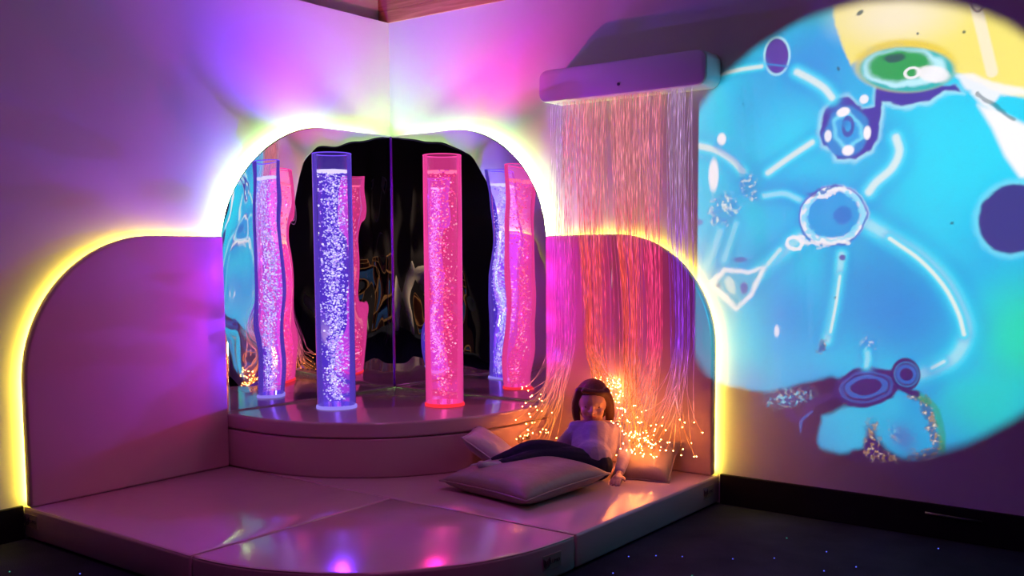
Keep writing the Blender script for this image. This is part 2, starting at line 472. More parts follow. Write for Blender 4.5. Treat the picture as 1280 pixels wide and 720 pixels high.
# ------------------------------------------------------------------ bubble tubes
def bubble_tube(label, x, y, h, water, glow, water_glow, foam, tint, nb, seed, base_glow, lamp):
    t = thing('bubble_tube', label, 'bubble tube', (x, y, POD_H), 'glowing bubble tubes')
    R = .079
    Mshell = clear('acrylic_tube', (1, 1, 1, 1), glow, TUBE_GLOW, 1.25, skin=(glow, .06 if nb > 1000 else .13))
    Mwater = clear('lit_water', tint, water_glow, WATER_GLOW[0 if nb > 1000 else 1], 1.02)
    z0 = POD_H
    bm = bmesh.new(); lathe(bm, [(R + .004, z0), (R + .004, z0 + .010), (R + .001, z0 + .013), (R - .012, z0 + .013), (R - .012, z0)], x, y)
    sharp(obj('base_ring', bm, emit('lit_base_ring', base_glow, 1.0), t, label='glowing ring'), 40)
    bm = bmesh.new(); lathe(bm, [(R, z0 + .013), (R, h - .002), (R - .001, h), (R - .0025, h), (R - .003, h - .001), (R - .003, z0 + .013)], x, y, 64)
    obj('tube', bm, Mshell, t)
    bm = bmesh.new(); lathe(bm, [(R - .0035, z0 + .014), (R - .0035, water)], x, y, 64, closed=False)
    sharp(obj('water', bm, Mwater, t), 40)
    rim = bmesh.new(); tube(rim, [(x + (R - .0018) * math.cos(a), y + (R - .0018) * math.sin(a), h) for a in np.linspace(0, 2 * PI, 64, endpoint=False)], .0019, 8, closed=True)
    obj('rim', rim, emit('lit_rim', glow, 1.1, False), t, label='glowing rim')
    # bubbles: nobody could count them
    rr = np.random.default_rng(seed)
    ico = bmesh.new(); bmesh.ops.create_icosphere(ico, subdivisions=1, radius=1)
    V = np.array([v.co[:] for v in ico.verts]); F = np.array([[v.index for v in f.verts] for f in ico.faces]); ico.free()
    vs, fs, cs = [], [], []; k = 0
    for i in range(nb):
        z = z0 + .03 + (water - z0 - .04) * rr.random() ** .95
        q = (z - z0) / (water - z0)
        # a wandering plume inside the column
        px = .012 * math.sin(z * 9 + seed); py = .012 * math.cos(z * 7 + seed * 2)
        sp = .016 + .012 * q if rr.random() < .75 else .036
        a, b = rr.normal(0, sp), rr.normal(0, sp)
        bx, by = px + a, py + b
        d = math.hypot(bx, by)
        if d > R - .014: bx, by = bx * (R - .014) / d * rr.random() ** .3, by * (R - .014) / d
        r = (.0018 if rr.random() < .7 else .0026) + .0034 * rr.random() ** 1.6
        vs.append(V * (r, r, r * .85) + (x + bx, y + by, z)); fs.append(F + k); k += len(V)
        c = np.array(foam[i % len(foam)][:3]) * (.45 + .8 * rr.random())
        cs.append(np.repeat([[*c, 1]], len(V), 0))
    for i in range(230 if nb > 1000 else 80):                                     # the froth at the surface
        a = rr.random() * 2 * PI; d = (R - .011) * rr.random() ** (.5 if nb > 1000 else .12); r = .003 + .003 * rr.random()
        vs.append(V * (r, r, r * .8) + (x + d * math.cos(a), y + d * math.sin(a), water - .006 + .010 * rr.random() * (1 - (d / R) ** 2) )); fs.append(F + k); k += len(V)
        cs.append(np.repeat([[*(np.array(foam[0][:3]) * 1.1), 1]], len(V), 0))
    vs, fs, cs = np.concatenate(vs), np.concatenate(fs), np.concatenate(cs)
    me = bpy.data.meshes.new('bubbles'); me.from_pydata(vs.tolist(), [], fs.tolist())
    at = me.color_attributes.new('glow', 'FLOAT_COLOR', 'POINT'); at.data.foreach_set('color', cs.astype(np.float32).ravel())
    obj('bubbles', me, emit_attr('lit_bubbles', BUBBLE, False, .3), t, kind='stuff', label='fine glowing bubbles')
    # the lamp of the tube throws its colour out over the open top
    la = bpy.data.lights.new('tube_lamp', 'SPOT'); la.color = lamp; la.energy = TUBE_W[0 if nb > 1000 else 1]; la.shadow_soft_size = 0
    la.spot_size = math.radians(142); la.spot_blend = .75
    lo = bpy.data.objects.new('tube_lamp', la); COL.objects.link(lo); lo.parent = t; lo.location = (0, 0, h - POD_H + .01); lo.rotation_euler = (PI, 0, 0)
    for zc in (.10, .34, .60, .84):                               # and glows along the water column
        la = bpy.data.lights.new('column_lamp', 'POINT'); la.color = lamp; la.energy = CORE_W[0 if nb > 1000 else 1]; la.shadow_soft_size = 0
        lo = bpy.data.objects.new('column_lamp', la); COL.objects.link(lo); lo.parent = t; lo.location = (.03 * math.cos(zc * 40), .03 * math.sin(zc * 40), zc)
    return t
bubble_tube('violet bubble tube standing on the left half of the podium', .287, -.64, 1.3545, 1.288, (.19, .085, 1.0, 1), (.10, .03, .9, 1),
            [(.72, .66, 1.0), (.60, .52, 1.0), (.85, .8, 1.0), (.5, .3, 1.0)], (.92, .90, 1.0, 1), 2200, 3, (.30, .22, .9, 1), (.17, .02, 1))
bubble_tube('red and pink bubble tube standing on the right half of the podium', .611, -.336, 1.3505, 1.2865, (1.0, .06, .36, 1), (.95, .02, .22, 1),
            [(1.0, .16, .30), (1.0, .08, .16), (1.0, .45, .6), (.8, .05, .35)], (1.0, .88, .94, 1), 900, 8, (1.0, .03, .06, 1), (1, .02, .36))

# ------------------------------------------------------------------ fibre curtain
fc = thing('fibre_curtain', 'white wall box with a curtain of glowing orange and pink light fibres', 'fibre optic curtain', (1.3, -.065, 1.55))
rx0, rx1, rz0, rz1, rr_ = .945, 1.682, 1.553, 1.680, .036
ol = arc(rx1 - rr_, rz1 - rr_, rr_, rr_, 0, 90, 8) + arc(rx0 + rr_, rz1 - rr_, rr_, rr_, 90, 180, 8) + arc(rx0 + rr_, rz0 + rr_, rr_, rr_, 180, 270, 8) + arc(rx1 - rr_, rz0 + rr_, rr_, rr_, 270, 360, 8)
ol = [p for i, p in enumerate(ol) if i == 0 or math.dist(p, ol[i - 1]) > 1e-6]
sharp(obj('housing', prism(ol, 1, -.118, -.001, .006, 3), M_white_plastic, fc), 40)
fol = [(1.3135 + (p[0] - 1.3135) * .995, 1.6165 + (p[1] - 1.6165) * .975) for p in ol]
sharp(obj('front_cover', prism(fol, 1, -.124, -.1182, .003, 2), M_white_plastic, fc), 40)
bm = bmesh.new(); lathe(bm, [(.0001, 0), (.006, 0), (.006, .002), (.0001, .003)], 0, 0, 20)
bmesh.ops.transform(bm, matrix=Matrix.Translation((1.318, -.1242, 1.590)) @ Euler((PI / 2, 0, 0)).to_matrix().to_4x4(), verts=bm.verts[:])
obj('sensor', bm, M_grey, fc)
sv, sf, sc_, k = [], [], [], 0
tips = []
rs = np.random.default_rng(21)
def strand(x, y, group):
    """group: waist x at z=.78, end (x,y,z), colours top / middle / bottom"""
    global k
    wx, wy, ex, ey, ez, c0, c1, c2 = group
    n = 62
    P = []
    z1 = 1.556
    ang = rs.normal(0, .004)
    for i in range(n):
        q = i / (n - 1)
        # hang, gather at the waist, then spring outwards
        if q < .72:
            w = q / .72; z = z1 + (.62 - z1) * w
            s = w * w * (3 - 2 * w)
            px = x + (wx - x) * s + ang * .5 * math.sin(w * 7 + x * 30); py = y + (wy - y) * min(1, w * 1.7)
        else:
            w = (q - .72) / .28
            px = wx + (ex - wx) * w ** 1.9; py = wy + (ey - wy) * w ** 1.6; z = .62 + (ez - .62) * (1 - (1 - w) ** 1.25)
        P.append((px, py, z))
    P = np.array(P); r = .00072
    T = np.gradient(P, axis=0); T /= np.linalg.norm(T, axis=1)[:, None]
    U = np.cross(T, (0, 1, 0)); U /= np.linalg.norm(U, axis=1)[:, None]; Wv = np.cross(T, U)
    ring = [P + r * (U * math.cos(a) + Wv * math.sin(a)) for a in (0, 2 * PI / 3, 4 * PI / 3)]
    V = np.stack(ring, 1).reshape(-1, 3)
    zz = P[:, 2]
    a = np.clip((zz - .95) / .25, 0, 1)[:, None]; b = np.clip((zz - .30) / .30, 0, 1)[:, None]
    C = np.array(c1) * (1 - a) + np.array(c0) * a; C = np.array(c2) * (1 - b) + C * b
    spark = .55 + .45 * rs.random((n, 1)) + 1.5 * (rs.random((n, 1)) > .88)
    C = C * spark * rs.uniform(.5, 1.25)
    sv.append(V); sc_.append(np.repeat(np.c_[C, np.ones(n)], 3, 0))
    for i in range(n - 1):
        for j in range(3):
            sf.append((k + i * 3 + j, k + i * 3 + (j + 1) % 3, k + i * 3 + 3 + (j + 1) % 3, k + i * 3 + 3 + j))
    k += len(V)
    tips.append((P[-1], c2))
SAL, ORA, PNK, MAG, VIO, LIL = (.85, .24, .30), (1, .10, .055), (1, .06, .22), (.80, .05, .50), (.34, .05, .85), (.55, .34, .66)
FIRE = (1.6, .42, .08)
def px2x(p): return .986 + (p - 695) / 173 * .618
groups = [  # top span (pixels along the box), number, waist spread, colours, where the ends go
    (694, 706, 14, (.985, 1.045), LIL, MAG, FIRE, 'left'),
    (706, 724, 30, (1.045, 1.115), SAL, MAG, FIRE, 'left'),
    (722, 758, 80, (1.155, 1.245), SAL, ORA, FIRE, 'head'),
    (757, 766, 5, (1.24, 1.30), SAL, PNK, FIRE, 'mid'),
    (769, 808, 88, (1.325, 1.425), SAL, ORA, FIRE, 'mid'),
    (806, 834, 44, (1.44, 1.51), SAL, PNK, FIRE, 'right'),
    (838, 858, 26, (1.545, 1.60), LIL, VIO, FIRE, 'right'),
    (856, 870, 8, (1.60, 1.635), LIL, VIO, FIRE, 'right')]
for p0, p1, n, (w0, w1), c0, c1, c2, way in groups:
    for i in range(n):
        u = rs.random(); x = px2x(p0 + (p1 - p0) * u); y = -.035 - .06 * rs.random()
        wx = w0 + (w1 - w0) * (u * .8 + .2 * rs.random()); wy = -.085 - .05 * rs.random()
        if way == 'left':
            d = rs.random(); e = (wx - .03 - .10 * rs.random() + .03 * d, -.14 - .22 * rs.random(), .42 - .26 * d ** 1.2)
            e = (max(e[0], .955 + .05 * d), e[1], e[2])
        elif way == 'head': e = (1.19 + .13 * rs.random(), -.08 - .03 * rs.random(), .36 + .1 * rs.random())
        elif way == 'mid':
            if rs.random() < .6: e = (1.37 + .07 * rs.normal(), -.14 - .05 * rs.random(), .165 + .06 * rs.random())
            else: e = (1.40 + .16 * rs.random(), -.16 - .12 * rs.random(), .19 + .10 * rs.random())
        else:
            e = (wx - .03 + .06 * rs.normal(), -.13 - .15 * rs.random(), .21 + .18 * rs.random() ** 1.3)
        cc1 = tuple(.6 * a + .4 * b for a, b in zip(c1, rs.permutation([PNK, MAG, ORA])[0])) if way in ('head', 'mid') else c1
        wy_ = wy
        strand(x, y, (wx, wy_, e[0], e[1], max(e[2], MAT_H + .012), c0, cc1, c2))
sv, sc_ = np.concatenate(sv), np.concatenate(sc_)
me = bpy.data.meshes.new('fibres'); me.from_pydata(sv.tolist(), [], sf)
at = me.color_attributes.new('glow', 'FLOAT_COLOR', 'POINT'); at.data.foreach_set('color', sc_.astype(np.float32).ravel())
obj('fibres', me, emit_attr('side_lit_fibre', FIBRE, True, .35), fc, kind='stuff')
bm = bmesh.new()
for p, c in tips:
    bmesh.ops.create_icosphere(bm, subdivisions=1, radius=.0011 + .0007 * random.random(), matrix=Matrix.Translation(p))
obj('fibre_tips', bm, emit('fibre_tip', (1, .27, .045, 1), TIPS), fc, kind='stuff', label='bright orange fibre ends')

# ------------------------------------------------------------------ cable on the baseboard
bm = bmesh.new(); tube(bm, [(2.444, -.016, .083), (2.50, -.017, .0815), (2.56, -.017, .0805), (2.62, -.016, .080)], .0035, 8)
tag(obj('cable', bm, M_grey), 'short grey cable clipped along the black baseboard under the projected picture', 'cable')
# ------------------------------------------------------------------ pillows
M_pillow = pbr('beige_pillow_vinyl', (.30, .23, .20, 1), .38, .4, bump=[(14, .35, .012), (400, .08, .001)], vary=.04)
M_pillow2 = pbr('lavender_pillow_vinyl', (.60, .50, .56, 1), .40, .4, bump=[(14, .3, .012), (400, .08, .001)], vary=.04)
def pillow(label, size, thick, M, mat, seed):
    """a square pillow: two puffed faces meeting in a piped seam with drawn-out corners"""
    n = 30
    def P(u, v, s):
        e = (1 - u ** 4) * (1 - v ** 4)
        pinch = 1 - .07 * (1 - u * u) * v * v - .0
        pinch2 = 1 - .07 * (1 - v * v) * u * u
        h = thick / 2 * max(0, e) ** .55
        h += .005 * e * mnoise.noise(Vector((u * 2.2 + seed, v * 2.2, s)))
        x, y = u * size / 2 * pinch2, v * size / 2 * pinch
        return M @ Vector((x, y, s * h))
    t = thing('pillow', label, 'pillow', tuple(M @ Vector((0, 0, -thick / 2))), 'vinyl pillows around the child')
    bm = bmesh.new()
    for s in (1, -1):
        G = [[bm.verts.new(P(-1 + 2 * i / n, -1 + 2 * j / n, s)) for j in range(n + 1)] for i in range(n + 1)]
        for i in range(n):
            for j in range(n):
                q = (G[i][j], G[i + 1][j], G[i + 1][j + 1], G[i][j + 1]); bm.faces.new(q if s > 0 else q[::-1])
    bmesh.ops.remove_doubles(bm, verts=bm.verts[:], dist=1e-4)
    obj('cover', bm, mat, t)
    bm = bmesh.new(); pts = []
    for (a, b) in (((-1, -1), (1, -1)), ((1, -1), (1, 1)), ((1, 1), (-1, 1)), ((-1, 1), (-1, -1))):
        pts += [P(a[0] + (b[0] - a[0]) * i / 12, a[1] + (b[1] - a[1]) * i / 12, 1) for i in range(12)]
    tube(bm, pts, .0035, 6, closed=True)
    obj('piping', bm, mat, t)
    return t
T = Matrix.Translation
R3 = lambda x, y, z: Euler((math.radians(x), math.radians(y), math.radians(z))).to_matrix().to_4x4()
pillow('large beige pillow lying flat on the mat under the feet of the child', .43, .105, T((1.24, -.63, MAT_H + .046)) @ R3(3, 0, -8), M_pillow, 2)
pillow('pale lavender pillow propped against the podium behind the feet of the child', .25, .075, T((1.015, -.515, MAT_H + .092)) @ R3(0, 36, 28), M_pillow2, 5)
pillow('small beige pillow beside the hand of the child at the right wall pad', .22, .075, T((1.482, -.185, MAT_H + .058)) @ R3(32, 0, 14), M_pillow, 9)

# ------------------------------------------------------------------ the child
M_skin = pbr('skin', (.60, .36, .28, 1), .5, .4)
M_shirt = pbr('lavender_knit_shirt', (.30, .24, .40, 1), .85, .2, bump=[(300, .3, .002), (26, .5, .012)], vary=.05, sheen=.3)
M_trouser = pbr('navy_trousers', (.012, .014, .035, 1), .8, .2, bump=[(30, .4, .010)], vary=.1)
M_sock = pbr('grey_socks', (.42, .42, .50, 1), .9, .2, bump=[(40, .3, .006)], vary=.05)
M_hair = pbr('auburn_hair', (.09, .025, .018, 1), .45, .4, bump=[(60, .6, .006)], vary=.25)
M_eye = pbr('eye', (.03, .02, .02, 1), .15)
M_lip = pbr('lips', (.5, .16, .15, 1), .45)

def fused(name, parts, mat, parent, voxel=.0045, smooth=4, cut=None):
    """parts: ('t', points, radii) tubes with round ends, ('e', centre, radii, rotation) ellipsoids -> one continuous skin"""
    bm = bmesh.new()
    for p in parts:
        if p[0] == 't':
            pts = catmull(p[1], 5) if len(p[1]) > 2 else [tuple(np.array(p[1][0]) * (1 - i / 6) + np.array(p[1][1]) * i / 6) for i in range(7)]
            rad = list(np.interp(np.linspace(0, 1, len(pts)), np.linspace(0, 1, len(p[2])), p[2]))
            tube(bm, pts, rad, 14)
            for q, r in ((pts[0], rad[0]), (pts[-1], rad[-1])):
                bmesh.ops.create_uvsphere(bm, u_segments=14, v_segments=9, radius=r, matrix=T(q))
        else:
            m = T(p[1]) @ (p[3] if len(p) > 3 else Matrix()) @ Matrix.Diagonal((*p[2], 1))
            bmesh.ops.create_uvsphere(bm, u_segments=24, v_segments=16, radius=1, matrix=m)
    me = bpy.data.meshes.new(name); bmesh.ops.recalc_face_normals(bm, faces=bm.faces[:]); bm.to_mesh(me); bm.free()
    o = bpy.data.objects.new(name, me); COL.objects.link(o)
    r = o.modifiers.new('fuse', 'REMESH'); r.mode = 'VOXEL'; r.voxel_size = voxel
    s = o.modifiers.new('soften', 'SMOOTH'); s.factor = .5; s.iterations = smooth
    bpy.context.view_layer.update()
    m2 = bpy.data.meshes.new_from_object(o.evaluated_get(bpy.context.evaluated_depsgraph_get()))
    bpy.data.objects.remove(o); bpy.data.meshes.remove(me); m2.name = name
    if cut:
        b = bmesh.new(); b.from_mesh(m2)
        for co, no in cut:
            bmesh.ops.bisect_plane(b, geom=b.verts[:] + b.edges[:] + b.faces[:], plane_co=co, plane_no=no, clear_outer=True)
        b.to_mesh(m2); b.free()
    return obj(name, m2, mat, parent)

V3 = Vector
pel = V3((1.345, -.345, .170)); wai = V3((1.325, -.305, .205)); che = V3((1.300, -.255, .252)); nec = V3((1.283, -.222, .298))
hd = V3((1.268, -.225, .378))
shl, shr = V3((1.232, -.272, .276)), V3((1.346, -.176, .274))
ell_, elr = V3((1.196, -.345, .205)), V3((1.408, -.225, .196))
hal, har = V3((1.262, -.425, .212)), V3((1.452, -.335, .136))
hipl, hipr = V3((1.312, -.372, .166)), V3((1.372, -.352, .166))
knl, knr = V3((1.178, -.495, .222)), V3((1.215, -.500, .196))
anl, anr = V3((1.085, -.632, .178)), V3((1.150, -.672, .186))
tol, tor = V3((1.052, -.690, .176)), V3((1.128, -.738, .205))
child = thing('child', 'child in a lavender shirt and navy trousers reclining on the mat by the fibres', 'person', (1.33, -.36, MAT_H))
f = V3((.50, -.84, -.20)).normalized(); rgt = f.cross(V3((0, 0, 1))).normalized(); up = rgt.cross(f)
HR = Matrix((rgt, f, up)).transposed().to_4x4()          # head frame: x = right of image, y = forward, z = up
H = lambda x, y, z: hd + rgt * x + f * y + up * z
def hand(wr, fwd, side, palm_up):
    """palm, four fingers of unequal length and a thumb from the side of the palm"""
    fwd = fwd.normalized(); nrm = palm_up.normalized(); lat = fwd.cross(nrm).normalized() * side
    out = [('t', [wr, wr + fwd * .018, wr + fwd * .032], [.0115, .014, .013])]
    for k in range(4): out.append(('t', [wr + fwd * .012 + lat * (.009 - .006 * k), wr + fwd * .030 + lat * (.0125 - .0083 * k)], [.008, .0075]))
    for k, ln in enumerate((.030, .034, .031, .024)):
        b = wr + fwd * .032 + lat * (.0135 - .009 * k)
        sp = fwd + lat * (.16 - .11 * k)
        out.append(('t', [b, b + sp * ln * .5 - nrm * .002, b + sp * ln * .85 - nrm * .008, b + sp * ln - nrm * .014], [.0052, .005, .0046, .004]))
    b = wr + fwd * .010 + lat * .011
    out.append(('t', [b, b + lat * .013 + fwd * .008 - nrm * .002, b + lat * .019 + fwd * .020 - nrm * .005], [.0068, .006, .0048]))
    return out
legs_l = ('t', [hipl, hipl.lerp(knl, .55) + V3((0, 0, .008)), knl], [.047, .043, .034])
skin = [('t', [pel, wai, che], [.062, .058, .060]), ('t', [shl, shr], [.034, .034]), ('t', [che, nec, hd - up * .02], [.05, .028, .027]),
        ('t', [shl, ell_, hal], [.025, .020, .0125]), ('t', [shr, elr, har], [.025, .020, .0125]),
        ('t', [hipl, knl, anl], [.044, .033, .020]), ('t', [hipr, knr, anr], [.044, .033, .020]),
        ('t', [anl, anl.lerp(tol, .5) - V3((0, 0, .004)), tol], [.019, .019, .013]), ('t', [anr, anr.lerp(tor, .5) - V3((0, 0, .004)), tor], [.019, .019, .013]),
        # head: skull, jaw, nose, ears, brows, cheeks, lips
        ('e', H(0, -.004, .012), (.060, .068, .066), HR), ('e', H(0, .020, -.030), (.043, .044, .045), HR), ('e', H(0, .044, -.052), (.018, .016, .016), HR),
        ('t', [H(0, .060, .006), H(0, .071, -.012), H(0, .066, -.018)], [.006, .0085, .007]), ('e', H(.010, .062, -.017), (.006, .006, .005), HR), ('e', H(-.010, .062, -.017), (.006, .006, .005), HR),
        ('e', H(.060, -.006, -.008), (.007, .014, .019), HR), ('e', H(-.060, -.006, -.008), (.007, .014, .019), HR),
        ('e', H(.026, .044, -.020), (.018, .018, .018), HR), ('e', H(-.026, .044, -.020), (.018, .018, .018), HR),
        ('t', [H(-.036, .050, .016), H(-.020, .057, .020)], [.003, .003]), ('t', [H(.020, .057, .020), H(.036, .048, .016)], [.003, .003])]
skin += hand(hal, V3((.35, -.9, -.25)), 1, V3((0, .1, 1))) + hand(har, V3((.25, -.9, -.16)), -1, V3((0, .1, 1)))
fused('body', skin, M_skin, child, .0032, 3)
for s in (-1, 1):
    bm = bmesh.new(); bmesh.ops.create_uvsphere(bm, u_segments=14, v_segments=9, radius=.0066, matrix=T(H(.023 * s, .0525, .000)) @ HR @ Matrix.Diagonal((1, .7, .55, 1)))
    obj('eye', bm, M_eye, child)
fused('lips', [('t', [H(-.016, .058, -.037), H(0, .0635, -.0345), H(.016, .058, -.037)], [.002, .004, .002]), ('t', [H(-.013, .058, -.040), H(0, .062, -.0415), H(.013, .058, -.040)], [.002, .0042, .002])], M_lip, child, .0016, 2)
# clothes
fused('shirt', [('t', [pel + V3((0, 0, .016)), wai, che], [.072, .067, .068]), ('t', [shl, shr], [.040, .040]), ('t', [che, nec - up * .010], [.056, .042]),
                ('t', [shl, ell_, ell_.lerp(hal, .80)], [.034, .029, .0195]), ('t', [shr, elr, elr.lerp(har, .80)], [.034, .029, .0195]),
                ('t', [shl.lerp(che, .3), wai + V3((-.03, -.03, 0))], [.042, .046]), ('t', [shr.lerp(che, .3), wai + V3((.03, .015, 0))], [.042, .046])], M_shirt, child, .004, 3,
      cut=[(nec + V3((0, 0, .004)), V3((-.15, .2, 1)))])
fused('trousers', [('t', [hipl, hipr], [.056, .056]), ('e', pel - V3((0, 0, .006)), (.070, .062, .050)),
                   ('t', [hipl, hipl.lerp(knl, .5) + V3((0, 0, .010)), knl, knl.lerp(anl, .5), knl.lerp(anl, .86)], [.054, .050, .041, .035, .029]),
                   ('t', [hipr, hipr.lerp(knr, .5) + V3((0, 0, .008)), knr, knr.lerp(anr, .5), knr.lerp(anr, .86)], [.054, .050, .041, .035, .029])], M_trouser, child, .004, 3)
for a_, t_, kn in ((anl, tol, knl), (anr, tor, knr)):
    fused('sock', [('t', [a_.lerp(kn, .22), a_, a_.lerp(t_, .5) - V3((0, 0, .004)), t_], [.024, .024, .0235, .016]), ('e', a_ - (t_ - a_).normalized() * .010 - V3((0, 0, .008)), (.019, .019, .019))], M_sock, child, .0032, 4)
fused('hair', [('e', H(0, -.014, .020), (.067, .070, .068), HR), ('t', [H(-.050, .020, .050), H(-.064, .008, .0), H(-.066, .0, -.055), H(-.058, .012, -.090)], [.018, .019, .019, .010]),
               ('t', [H(.050, .020, .050), H(.064, .008, .0), H(.064, .0, -.055), H(.054, .012, -.088)], [.018, .018, .017, .010]),
               ('t', [H(-.050, .030, .048), H(-.026, .046, .056), H(.004, .050, .060), H(.030, .044, .062)], [.012, .010, .010, .012]),
               ('e', H(0, -.052, -.040), (.058, .026, .060), HR), ('t', [H(-.062, -.02, -.02), H(-.066, -.02, -.075)], [.022, .016])], M_hair, child, .004, 2)

# ------------------------------------------------------------------ picture projector (behind the camera) and its oil slide
PJ = Vector((3.0, -3.9, 1.55))
PC = Vector((2.205, 0, 1.012)); PR = .79
SD = .25                                                         # distance of the slide from the lamp
def value_noise(X, Z, f, seed):
    r = np.random.default_rng(seed); G = r.random((256, 256))
    x, z = X * f + 40, Z * f + 40
    i, j = np.floor(x).astype(int), np.floor(z).astype(int); u, v = x - i, z - j
    u, v = u * u * (3 - 2 * u), v * v * (3 - 2 * v); i, j = i % 255, j % 255
    return (G[i, j] * (1 - u) + G[i + 1, j] * u) * (1 - v) + (G[i, j + 1] * (1 - u) + G[i + 1, j + 1] * u) * v
def fbm(X, Z, f, seed): return (value_noise(X, Z, f, seed) * .55 + value_noise(X, Z, f * 2.1, seed + 1) * .28 + value_noise(X, Z, f * 4.3, seed + 2) * .17)
def ss_(e0, e1, x):
    t = np.clip((x - e0) / (e1 - e0), 0, 1); return t * t * (3 - 2 * t)
PAL = {k: np.array(lin(v)[:3]) for k, v in dict(
    base=(0, 202, 238), bright=(0, 232, 252), deep=(0, 142, 220), green=(0, 228, 178), teal=(20, 190, 180), yellow=(252, 240, 110), cream=(255, 246, 205),
    white=(255, 255, 250), dark=(90, 80, 40), pale=(190, 250, 255), indigo=(58, 66, 160), amber=(240, 215, 20), green2=(10, 170, 60), dkgreen=(20, 90, 70),
    violet=(84, 66, 160), mid=(10, 150, 215), mid2=(20, 110, 200), cream2=(235, 250, 235), paleblue=(110, 228, 250), blue2=(15, 170, 230), bluegrey=(70, 195, 225),
    indigo2=(44, 60, 130), dark0=(16, 6, 20), olive=(120, 150, 50), violet2=(45, 30, 95), gold=(190, 150, 70)).items()}
